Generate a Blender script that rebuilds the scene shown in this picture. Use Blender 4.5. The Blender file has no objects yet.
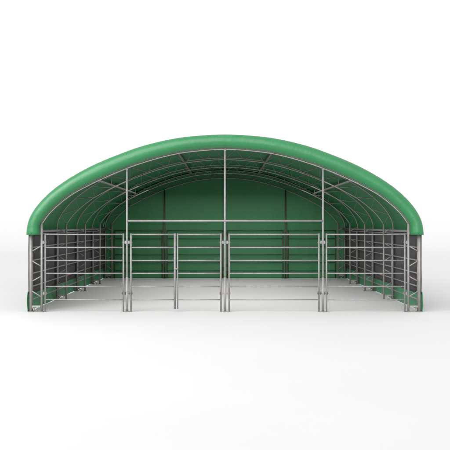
import bpy, math, random
from mathutils import Vector, noise
random.seed(4)
sc = bpy.context.scene
COL = sc.collection
S = 43.0                      # photo pixels per metre in the plane of the front frame
BAY, NB = 3.0, 4
EYE = 2.03
DIST = 19.35

# ------------------------------------------------------------------ materials
def mat(name, col, rough=.5, metal=0., vary=.0, vscale=6., bump=0., bscale=40., spec=.5, stretch=(1,1,1), trans=0.):
    m = bpy.data.materials.new(name); m.use_nodes = True
    nt = m.node_tree; b = nt.nodes['Principled BSDF']
    b.inputs['Base Color'].default_value = (*col, 1)
    b.inputs['Roughness'].default_value = rough
    b.inputs['Metallic'].default_value = metal
    b.inputs['Specular IOR Level'].default_value = spec
    tc = nt.nodes.new('ShaderNodeTexCoord')
    mp = nt.nodes.new('ShaderNodeMapping'); mp.inputs['Scale'].default_value = stretch
    nt.links.new(tc.outputs['Object'], mp.inputs['Vector'])
    if vary:
        n = nt.nodes.new('ShaderNodeTexNoise'); n.inputs['Scale'].default_value = vscale
        n.inputs['Detail'].default_value = 6; n.inputs['Roughness'].default_value = .6
        nt.links.new(mp.outputs[0], n.inputs['Vector'])
        r = nt.nodes.new('ShaderNodeMapRange')
        r.inputs['From Min'].default_value = .3; r.inputs['From Max'].default_value = .7
        r.inputs['To Min'].default_value = 1-vary; r.inputs['To Max'].default_value = 1+vary
        nt.links.new(n.outputs['Fac'], r.inputs['Value'])
        mx = nt.nodes.new('ShaderNodeVectorMath'); mx.operation = 'SCALE'
        mx.inputs[0].default_value = col
        nt.links.new(r.outputs[0], mx.inputs['Scale'])
        nt.links.new(mx.outputs[0], b.inputs['Base Color'])
        r2 = nt.nodes.new('ShaderNodeMapRange')
        r2.inputs['To Min'].default_value = rough-.08; r2.inputs['To Max'].default_value = rough+.12
        nt.links.new(n.outputs['Fac'], r2.inputs['Value'])
        nt.links.new(r2.outputs[0], b.inputs['Roughness'])
    if bump:
        n2 = nt.nodes.new('ShaderNodeTexNoise'); n2.inputs['Scale'].default_value = bscale
        n2.inputs['Detail'].default_value = 5
        nt.links.new(mp.outputs[0], n2.inputs['Vector'])
        bp = nt.nodes.new('ShaderNodeBump'); bp.inputs['Strength'].default_value = bump
        bp.inputs['Distance'].default_value = .02
        nt.links.new(n2.outputs['Fac'], bp.inputs['Height'])
        nt.links.new(bp.outputs[0], b.inputs['Normal'])
    if trans:
        out = nt.nodes['Material Output']
        t = nt.nodes.new('ShaderNodeBsdfTranslucent'); t.inputs['Color'].default_value = (*col, 1)
        ms = nt.nodes.new('ShaderNodeMixShader'); ms.inputs[0].default_value = trans
        nt.links.new(b.outputs[0], ms.inputs[1]); nt.links.new(t.outputs[0], ms.inputs[2])
        nt.links.new(ms.outputs[0], out.inputs['Surface'])
    return m

GREEN = (.008, .175, .050)
M_FAB = mat('green_tarpaulin', GREEN, .42, 0, .08, 2.2, .38, 14, .5, trans=.02)
_b = M_FAB.node_tree.nodes['Principled BSDF']; _b.inputs['Coat Weight'].default_value = .5; _b.inputs['Coat Roughness'].default_value = .44
M_ROOF = mat('deep_green_roof_tarpaulin', (.018, .155, .056), .5, 0, .08, 1.3, .3, 7, .4)  # shade of the roof's underside is mixed into this green
M_WALL = mat('green_wall_tarpaulin', (.028, .180, .064), .5, 0, .08, 1.6, .35, 5, .4, (1, 1, .35), trans=.02)
M_SKIRT = mat('green_skirt_tarpaulin', (.055, .235, .115), .45, 0, .15, 3, .5, 7, .5)
M_NET = mat('charcoal_windbreak_net', (.082, .077, .079), .85, 0, .12, 30, .4, 160, .2)
M_STEEL = mat('galvanised_steel', (.275, .272, .270), .58, .4, .14, 14, .1, 60)
M_CHORD = mat('galvanised_chord_steel', (.30, .29, .275), .58, .4, .14, 14, .1, 60)
M_PURLIN = mat('dull_galvanised_tube', (.21, .205, .195), .6, .3, .12, 10, .1, 60)
M_DARK = mat('darkened_clamp_steel', (.11, .105, .10), .5, .6, .2, 40, .1, 60)
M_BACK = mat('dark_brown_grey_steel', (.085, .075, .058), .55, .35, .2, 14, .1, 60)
M_BRAIL = mat('dark_green_grey_tube', (.030, .105, .050), .55, .1, .2, 14, .1, 60)  # rear rails' shadow through the back cloth, put into the tube colour
M_GROUND = mat('white_studio_floor', (.65, .643, .647), .75, 0, .012, .35, 0, 1, .2)

# ------------------------------------------------------------------ mesh helpers
class MB:
    def __init__(s): s.v = []; s.f = []; s.sm = []
    def tube(s, pts, r, n=10, closed_ends=True):
        pts = [Vector(p) for p in pts]; base = len(s.v); k = len(pts)
        prev = None
        for i, p in enumerate(pts):
            d = ((pts[min(i+1, k-1)]-pts[max(i-1, 0)])).normalized()
            if prev is None:
                up = Vector((0, 0, 1)) if abs(d.z) < .9 else Vector((0, 1, 0))
                a = d.cross(up).normalized()
            else: a = (prev-d*prev.dot(d)).normalized()
            prev = a; b = d.cross(a)
            rr = r
            if 0 < i < k-1:
                c = (pts[i]-pts[i-1]).normalized().dot((pts[i+1]-pts[i]).normalized())
                rr = r/max(.6, math.sqrt((1+c)/2))
            for j in range(n):
                t = 2*math.pi*j/n; s.v.append(p+(a*math.cos(t)+b*math.sin(t))*rr)
        for i in range(k-1):
            for j in range(n):
                q = (j+1) % n
                s.f.append((base+i*n+j, base+i*n+q, base+(i+1)*n+q, base+(i+1)*n+j)); s.sm.append(True)
        if closed_ends:
            s.f.append(tuple(base+j for j in range(n))[::-1]); s.sm.append(False)
            s.f.append(tuple(base+(k-1)*n+j for j in range(n))); s.sm.append(False)
        return s
    def box(s, c, d, bev=.003):
        # chamfered box
        cx, cy, cz = c; hx, hy, hz = d[0]/2, d[1]/2, d[2]/2
        b = min(bev, hx*.4, hy*.4, hz*.4); base = len(s.v); idx = {}
        for sx in (-1, 1):
            for sy in (-1, 1):
                for sz in (-1, 1):
                    for ax in range(3):
                        p = [sx*(hx-b), sy*(hy-b), sz*(hz-b)]
                        p[ax] = (sx*hx, sy*hy, sz*hz)[ax]
                        idx[(sx, sy, sz, ax)] = len(s.v)
                        s.v.append(Vector((cx+p[0], cy+p[1], cz+p[2])))
        F = []
        for ax in range(3):
            u, w = [a for a in range(3) if a != ax]
            for sg in (-1, 1):
                loop = []
                for su, sw in ((-1, -1), (1, -1), (1, 1), (-1, 1)):
                    k = [0, 0, 0]; k[ax] = sg; k[u] = su; k[w] = sw
                    loop.append(idx[(*k, ax)])
                F.append(loop)
            # edges along ax
            for su in (-1, 1):
                for sw in (-1, 1):
                    a = [0, 0, 0]; a[u] = su; a[w] = sw
                    a0 = a[:]; a0[ax] = -1; a1 = a[:]; a1[ax] = 1
                    F.append([idx[(*a0, u)], idx[(*a1, u)], idx[(*a1, w)], idx[(*a0, w)]])
        for sx in (-1, 1):
            for sy in (-1, 1):
                for sz in (-1, 1): F.append([idx[(sx, sy, sz, a)] for a in range(3)])
        C = Vector(c)
        for f in F:
            vs = [s.v[i] for i in f]; n = (vs[1]-vs[0]).cross(vs[2]-vs[0])
            m = sum(vs, Vector())/len(vs)
            if n.dot(m-C) < 0: f = f[::-1]
            s.f.append(tuple(f)); s.sm.append(False)
        return s
    def grid(s, rows):
        base = len(s.v); nc = len(rows[0])
        for r in rows: s.v += [Vector(p) for p in r]
        for i in range(len(rows)-1):
            for j in range(nc-1):
                s.f.append((base+i*nc+j, base+i*nc+j+1, base+(i+1)*nc+j+1, base+(i+1)*nc+j)); s.sm.append(True)
        return s
    def build(s, name, m, parent=None, thick=0):
        me = bpy.data.meshes.new(name); me.from_pydata([tuple(v) for v in s.v], [], s.f); me.update()
        for p, q in zip(me.polygons, s.sm): p.use_smooth = q
        me.materials.append(m)
        o = bpy.data.objects.new(name, me); COL.objects.link(o)
        if parent: o.parent = parent
        if thick:
            md = o.modifiers.new('thickness', 'SOLIDIFY'); md.thickness = thick; md.offset = 0
        return o
def thing(name, label, cat, loc=(0, 0, 0), rz=0, group=None):
    o = bpy.data.objects.new(name, None); COL.objects.link(o); o.empty_display_size = .2
    o.location = loc; o.rotation_euler = (0, 0, rz); o['label'] = label; o['category'] = cat
    if group: o['group'] = group
    return o
def copy_tree(o, parent=None):
    c = o.copy(); COL.objects.link(c); c.parent = parent
    for ch in o.children: copy_tree(ch, c)
    return c

# ------------------------------------------------------------------ arch profiles (x >= 0 half, metres)
SK = [(0,134.8),(36.6,136.9),(61,140.9),(85.5,147.2),(100,152.4),(116.7,158.9),(133.3,166.2),(150,175.2),(162,182.8),(173,191),(183,200.5),(190,209),(195.3,218),(197.8,226.5),(198.3,235)]
SK = [(a/S, (312-b)/S) for a, b in SK]
def catmull(P, n=10):
    out = []
    Q = [(-P[1][0], P[1][1])]+P+[(2*P[-1][0]-P[-2][0], 2*P[-1][1]-P[-2][1])]
    for i in range(1, len(Q)-2):
        for k in range(n):
            t = k/n; p = []
            for c in (0, 1):
                a, b, d, e = Q[i-1][c], Q[i][c], Q[i+1][c], Q[i+2][c]
                p.append(.5*(2*b+(d-a)*t+(2*a-5*b+4*d-e)*t*t+(3*b-a-3*d+e)*t**3))
            out.append(tuple(p))
    out.append(P[-1]); return out
def resample(P, n):
    L = [0]
    for a, b in zip(P, P[1:]): L.append(L[-1]+math.dist(a, b))
    out = []; j = 0
    for i in range(n+1):
        t = L[-1]*i/n
        while j < len(P)-2 and L[j+1] < t: j += 1
        u = (t-L[j])/max(1e-9, L[j+1]-L[j]); u = min(1, max(0, u))
        out.append((P[j][0]+(P[j+1][0]-P[j][0])*u, P[j][1]+(P[j+1][1]-P[j][1])*u))
    return out
def smooth(P, k):
    for _ in range(k):
        P = [P[0]]+[((a[0]+2*b[0]+c[0])/4, (a[1]+2*b[1]+c[1])/4) for a, b, c in zip(P, P[1:], P[2:])]+[P[-1]]
    return P
def mirror(P): return [(-x, z) for x, z in P[::-1]]+P[1:]
ZC = -2.256
XK, ZK = 183.5/S, (312-224.6)/S
IK = [(0,149.5),(36.6,152.1),(61,156.8),(85,163.8),(100,169.2),(116.7,176.2),(133.3,184),(150,192.8),(161,200.4),(172,210),(177.8,216.4),(183.5,224.6)]
ICURVE = resample(catmull([(a/S, (312-b)/S) for a, b in IK]), 60)
def inner_half(off=0, zend=1.79):
    P = []
    for i, (x, z) in enumerate(ICURVE):
        a = ICURVE[max(i-1, 0)]; b = ICURVE[min(i+1, 60)]
        tx, tz = b[0]-a[0], b[1]-a[1]; l = math.hypot(tx, tz)
        P.append((x-tz/l*off if i else 0, z+tx/l*off))
    P[-1] = (XK+off, ZK+off*.4)
    if zend < ZK: P.append((XK+off, zend))
    return P
def inner_z(x):
    for a, b in zip(ICURVE, ICURVE[1:]):
        if a[0] <= abs(x) <= b[0]: return a[1]+(b[1]-a[1])*(abs(x)-a[0])/(b[0]-a[0])
def offset(P, d):
    out = []
    for i, p in enumerate(P):
        a = P[max(i-1, 0)]; b = P[min(i+1, len(P)-1)]
        tx, tz = b[0]-a[0], b[1]-a[1]; l = math.hypot(tx, tz) or 1
        out.append((p[0]+tz/l*d*-1, p[1]+tx/l*d))
    out[0] = (0, P[0][1]+d) if abs(P[0][0]) < 1e-6 else out[0]
    return out
SKIN = smooth(resample(catmull(SK), 70), 5)
N = 70
INH = resample(inner_half(.035), N)

# ------------------------------------------------------------------ setting
g = MB(); rows = []
# white studio floor that curves up into a backdrop far behind the shelter
prof = [(-600, 0), (-300, 0), (-100, 0), (-40, 0), (-20, 0), (0, 0), (10, 0), (20, 0), (36, 0)]
prof += [(36+24*math.sin(math.radians(a)), 24-24*math.cos(math.radians(a))) for a in range(3, 91, 3)] + [(60, 60)]
for y, z in prof: rows.append([((j/40-.5)*1200, y, z) for j in range(41)])
gr = g.grid(rows).build('ground', M_GROUND); gr['kind'] = 'structure'

# ------------------------------------------------------------------ the shelter
shelter = thing('livestock_shelter', 'wide open-fronted shelter with a rounded green tarpaulin roof on grey lattice steel arches', 'shelter')

def nz(x, y, z, s=1): return noise.noise(Vector((x*s, y*s, z*s)))
# roof skin
FULL = mirror(SKIN)
rows = []; ny = 48; Y1 = NB*BAY+.17
for i in range(ny+1):
    y = .0+Y1*i/ny
    ph = (y % BAY)/BAY; row = []
    for (x, z) in FULL:
        l = math.hypot(x, z-ZC); w = min(1, max(0, (z-1.79)/.5))*min(1, max(0, (NB*BAY-.02-y)/.6))
        sag = -.02*math.sin(math.pi*ph)*w*min(1, y/.8)+.012*nz(x, y, z, 1.1)*min(1, y/.5)
        row.append((x+x/l*sag, y, z+(z-ZC)/l*sag))
    rows.append(row)
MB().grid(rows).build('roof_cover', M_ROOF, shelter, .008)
# rounded front hood, cloth wrapped round the first arch
P, Q = mirror(SKIN), mirror(INH)
rows = []; K = 18
for k in range(K+1):
    ph = math.pi*k/K; gg = (1-math.cos(ph))/2; row = []
    for i, ((px, pz), (qx, qz)) in enumerate(zip(P, Q)):
        x = px+(qx-px)*gg; z = pz+(qz-pz)*gg
        w = math.sin(ph)
        y = -.17*w**.9+.012*w*nz(x*1.3, 3, z*1.3)+.006*w*nz(x*5, 9, z*5)
        if k == 0: y = 0
        row.append((x, y, z))
    rows.append(row)
hood = MB().grid(rows).build('front_hood', M_FAB, shelter, .008)
# hem cord along the inner edge of the hood
MB().tube([(x, -.004, z) for x, z in mirror(resample(inner_half(.03), 60))], .009, 8).build('hem_cord', M_PURLIN, hood)

# lattice arch
OUTC = offset(SKIN, -.055)
# outer leg at x=4.52
OUTC = [(min(x, 4.515), z) for x, z in OUTC if z > 1.95]
OUTC = smooth(OUTC, 6)
OUT_FULL = mirror(OUTC+[(4.518, 1.8), (4.518, 0.01)])
IN_FULL = mirror(inner_half(0, 1.5)[:-1]+[(XK-.005, 1.6), (XK-.005, .01)])
fr = MB()
arcO = [p for p in OUT_FULL if p[1] > 1.9]; arcI = mirror(inner_half(0, 3))
def chordz(P, r1, r2):
    fr.tube([(x, 0, z) for x, z in P if z > 1.7], r1, 12)
chordz(OUT_FULL, .016, 0); fr.tube([(x, 0, z) for x, z in mirror(inner_half(0, 3))], .0135, 12)
for s in (-1, 1):
    fr.tube([(s*4.518, 0, .012), (s*4.518, 0, 1.95)], .033, 14)
    fr.tube([(s*(XK-.004), 0, .012), (s*(XK-.004), 0, ZK+.012)], .025, 14)
frame = fr.build('truss_frame', M_CHORD, shelter)
la = MB()
Ao = resample(OUTC, 200); Ai = resample([p for p in inner_half(0, 3)], 200)
m = 9
pts = []
for s in (-1, 1):
    side = []
    for i in range(m):
        a0 = Ai[int(200*i/m)]; o1 = Ao[int(200*(i+.5)/m)]; a1 = Ai[int(200*min(1, (i+1)/m))]
        side += [(s*a0[0], 0, a0[1]), (s*o1[0], 0, o1[1])] + ([(s*a1[0], 0, a1[1])] if i == m-1 else [])
    pts = side[::-1]+side[1:] if 0 else (pts[::-1]+side[1:] if pts else side)
    for zi, zo in ((1.54, 1.40), (1.047, 1.20), (.837, .70), (.342, .495), (1.80, 1.95)):
        MB().tube([(s*(XK-.01), 0, zi), (s*4.51, 0, zo)], .0135, 8).build('brace', M_STEEL, frame)
la.tube(pts, .0078, 8)
la.build('lattice', M_PURLIN, frame)
for s in (-1, 1):
    ft = MB()
    ft.box((s*4.393, 0, .125), (.2, .03, .045)).box((s*4.518, 0, .008), (.13, .13, .012)).box((s*XK, 0, .008), (.11, .11, .012))
    ft.tube([(s*4.35, 0, .015), (s*4.49, 0, .1)], .011, 8)
    ft.build('foot', M_CHORD, frame)
for k in range(1, NB+1):
    c = copy_tree(frame, shelter); c.location = (0, k*BAY, 0)
# purlins
for X, Z, r in ((1.22, 3.90, .032), (3.26, 3.165, .032)):
    for s in (-1, 1):
        MB().tube([(s*X, y*.5, Z) for y in range(0, NB*6+1)], r, 12).build('purlin', M_PURLIN, shelter)
for s in (-1, 1):
    MB().tube([(s*4.455, .02, 1.87), (s*4.455, NB*BAY, 1.87)], .032, 12).build('eave_beam', M_PURLIN, shelter)
# windbreak nets and green ground skirts on the long sides
for s in (-1, 1):
    rows = []
    for i in range(61):
        y = -.02+(NB*BAY+.14)*i/60; ph = (y % BAY)/BAY
        rows.append([(s*(4.565+.018*math.sin(math.pi*ph)*math.sin(math.pi*j/12)+.006*nz(y, z_, s, 2)), y, z_)
                     for j in range(13) for z_ in [.40+1.47*j/12]])
    MB().grid(rows).build('windbreak_net', M_NET, shelter, .006)
    rows = []
    for i in range(121):
        y = -.045+(NB*BAY+.17)*i/120; row = []
        for j in range(15):
            t = j/14; z = .014+.456*t
            bulge = .016*math.sin(math.pi*min(1, t*1.02))
            e = min(1, max(.0, (NB*BAY-.1-y)/.5)); x = 4.580+(bulge+.014*nz(y*1.0, z*3, s*4)+.008*nz(y*4, z*6, s*7))*e
            row.append((s*x, y, z+.012*nz(y*1.2, 2, s)*(1 if j < 3 else 0)+(.02*nz(y*.7, 5, s) if j > 11 else 0)))
        rows.append(row)
    MB().grid(rows).build('ground_skirt', M_SKIRT, shelter, .006)
# back wall, cloth filling the last arch
rows = []
YB = NB*BAY+.075
for i in range(141):
    t = i/140; row = []
    px, pz = P[i] if len(P) == 141 else P[min(len(P)-1, int(t*(len(P)-1)))]
    for j in range(61):
        u = j/60; z = .004+(pz-.004)*u
        x = px*(1 if u > 0 else 1)
        y = YB+.018*nz(x*.9, 3, z*.5)+.006*nz(x*2.5, 8, z*1.2)+.01*abs(math.sin(z*math.pi/.3))*(1 if z < 1.8 else 0)
        row.append((x*.995, y, z))
    rows.append(row)
# straight grid in x would bunch at the eaves, so use uniform x instead
xs = [(-4.60+9.20*i/140) for i in range(141)]
def roofz(x):
    x = abs(x)
    for a, b in zip(SKIN, SKIN[1:]):
        if a[0] <= x <= b[0] and b[0] > a[0]: return a[1]+(b[1]-a[1])*(x-a[0])/(b[0]-a[0])
    return 1.8
rows = []
for x in xs:
    row = []
    for j in range(61):
        z = .004+(roofz(x)-.009)*j/60
        y = YB+.018*nz(x*.9, 3, z*.5)+.006*nz(x*2.5, 8, z*1.2)
        row.append((x, y, z))
    rows.append(row)
bw = MB().grid(rows).build('back_wall_cover', M_WALL, shelter, .008)

# front posts and header bar
for X in (-98/S, 0, 98/S):
    zt = inner_z(X)
    p = MB().tube([(X, 0, .012), (X, 0, zt-.005)], .0225, 14).build('post', M_STEEL, shelter)
    MB().tube([(X, 0, .01), (X, 0, .80)], .031, 14).box((X, 0, .008), (.1, .1, .012)).build('post_sleeve', M_CHORD, p)
    MB().box((X, .0, zt-.025), (.05, .05, .03)).build('bracket', M_PURLIN, p)
hb = MB().tube([(-98/S, -.012, 2.116), (98/S, -.012, 2.116)], .0225, 14).build('header_bar', M_STEEL, shelter)
# rear posts
for X in (-98/S, 0, 98/S):
    zt = inner_z(X)
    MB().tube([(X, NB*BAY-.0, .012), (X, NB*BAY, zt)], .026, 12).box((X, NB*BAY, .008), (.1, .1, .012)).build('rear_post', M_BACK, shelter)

# ------------------------------------------------------------------ fence panels and gates
ZR = [1.800, 1.497, 1.195, .893, .590, .286]
def panel(name, label, cat, x0, x1, group, loc=(0, 0, 0), rz=0, m=None, z0=(.006, .006), clamps=(1, 1), r=(.0195, .0195), rm=None):
    """tube panel from x0 to x1 (local), uprights at the ends"""
    m = m or M_STEEL
    cx = (x0+x1)/2; w = x1-x0
    t = thing(name, label, cat, loc if rz else (loc[0]+cx, loc[1], loc[2]), rz, group)
    h = w/2
    for sx, zb, rr, cl in ((-1, z0[0], r[0], clamps[0]), (1, z0[1], r[1], clamps[1])):
        u = MB().tube([(sx*h, 0, zb), (sx*h, 0, 1.822)], rr, 14).build('upright', m, t)
        if cl:
            q = .048
            MB().box((sx*(h+q), -.004, 1.618), (.034, .03, .072)).tube([(sx*(h-.03), 0, 1.618), (sx*(h+q+.03), 0, 1.618)], .009, 8).build('clamp', m, t)
            b = MB().box((sx*(h+q-.008), -.004, .435), (.02, .04, .07)).box((sx*(h-.022), -.004, .435), (.012, .046, .07)).tube([(sx*(h-.04), -.01, .435), (sx*(h+q+.03), -.01, .435)], .008, 8)
            b.build('hinge', M_DARK if cl == 2 else M_CHORD, t)
    for z in ZR:
        MB().tube([(-h, 0, z), (h, 0, z)], .0160, 12).build('rail', rm or m, t)
    return t
def X(px): return (px-225)/S
GF = 'tube rail panels and gates across the open front'
panel('rail_fence', 'six-rail grey tube panel at the far left of the open front', 'fence', X(45.3), X(123.4), GF, clamps=(1, 2))
ga = panel('fence_gate', 'narrow grey gate just right of the leftmost front post', 'gate', X(131), X(174.9), GF, z0=(.006, .07), clamps=(2, 0), r=(.0195, .026))
gb = panel('fence_gate', 'narrow grey gate just left of the middle front post', 'gate', X(177.6), X(220.9), GF, z0=(.07, .006), clamps=(0, 1), r=(.017, .0195))
# latch between the two gates
MB().box((X(174.9)-ga.location.x+.03, -.03, 1.0), (.1, .02, .03)).tube([(X(174.9)-ga.location.x, -.04, 1.0), (X(174.9)-ga.location.x+.07, -.04, 1.0)], .007, 8).build('latch', M_CHORD, ga)
panel('rail_fence', 'six-rail grey tube panel right of the middle front post', 'fence', X(229.2), X(318.9), GF, clamps=(1, 2))
panel('rail_fence', 'six-rail grey tube panel at the far right of the open front', 'fence', X(326.5), X(404.8), GF, clamps=(2, 1))
ORD = ['frontmost', 'second from front', 'third from front', 'rearmost']
for s, side in ((-1, 'left'), (1, 'right')):
    for k in range(NB):
        panel('rail_fence', 'grey tube panel along the %s dark net, %s of its row' % (side, ORD[k]),
              'fence', -BAY/2+.056, BAY/2-.056, 'tube rail panels along the netted sides', (s*4.497, (k+.5)*BAY, 0), math.pi/2, clamps=(0, 0))
xb = [-4.16, -98/S-.095, -98/S+.095, -.095, .095, 98/S-.095, 98/S+.095, 4.16]
LB = ['dark tube panel at the left end of the green back wall', 'dark tube panel just left of the middle of the green back wall',
      'dark tube panel just right of the middle of the green back wall', 'dark tube panel at the right end of the green back wall']
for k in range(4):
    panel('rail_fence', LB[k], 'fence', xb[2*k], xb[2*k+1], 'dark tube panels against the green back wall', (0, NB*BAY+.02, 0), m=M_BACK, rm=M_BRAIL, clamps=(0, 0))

# ------------------------------------------------------------------ light
w = bpy.data.worlds.new('World'); sc.world = w; w.use_nodes = True
bg = w.node_tree.nodes['Background']; bg.inputs['Color'].default_value = (1, 1, 1, 1); bg.inputs['Strength'].default_value = 1.02
def area(name, loc, tgt, size, power):
    l = bpy.data.lights.new(name, 'AREA'); l.shape = 'RECTANGLE'; l.size, l.size_y = size; l.energy = power
    o = bpy.data.objects.new(name, l); COL.objects.link(o); o.location = loc
    o.rotation_euler = (Vector(tgt)-Vector(loc)).to_track_quat('-Z', 'Y').to_euler(); return o
def sun(name, az, el, e, ang):
    sl = bpy.data.lights.new(name, 'SUN'); sl.energy = e; sl.angle = math.radians(ang); sl.color = (1, .99, .975)
    so = bpy.data.objects.new(name, sl); COL.objects.link(so)
    a, h = math.radians(az), math.radians(el)
    d = Vector((math.sin(a)*math.cos(h), -math.cos(a)*math.cos(h), math.sin(h)))   # towards the lamp
    so.rotation_euler = (-d).to_track_quat('-Z', 'Y').to_euler()
sun('front_key_lamp', -20, 34, 1.4, 40)
area('left_softbox', (-12, -9, 9), (-2, 0, 2.5), (7, 7), 1150)
sun('front_soft_lamp', -10, 5, 1.1, 24)
area('overhead_softbox', (0, 5.9, 3.2), (0, 5.9, 0), (6.4, 10.4), 245)  # added fill for the floor inside; no real lamp hangs under the roof
bpy.data.lights['overhead_softbox'].color = (1, .94, .955)

# ------------------------------------------------------------------ camera
cam = bpy.data.cameras.new('camera'); co = bpy.data.objects.new('camera', cam); COL.objects.link(co)
co.location = (0, -DIST, EYE); co.rotation_euler = (math.pi/2, 0, 0)
cam.sensor_width = 36; cam.lens = 36*S*DIST/450; cam.shift_y = -.001; cam.clip_end = 3000
sc.camera = co
sc.view_settings.view_transform = 'Standard'; sc.view_settings.look = 'None'; sc.view_settings.exposure = 0; sc.view_settings.gamma = 1
sc.cycles.max_bounces = 10; sc.cycles.diffuse_bounces = 6
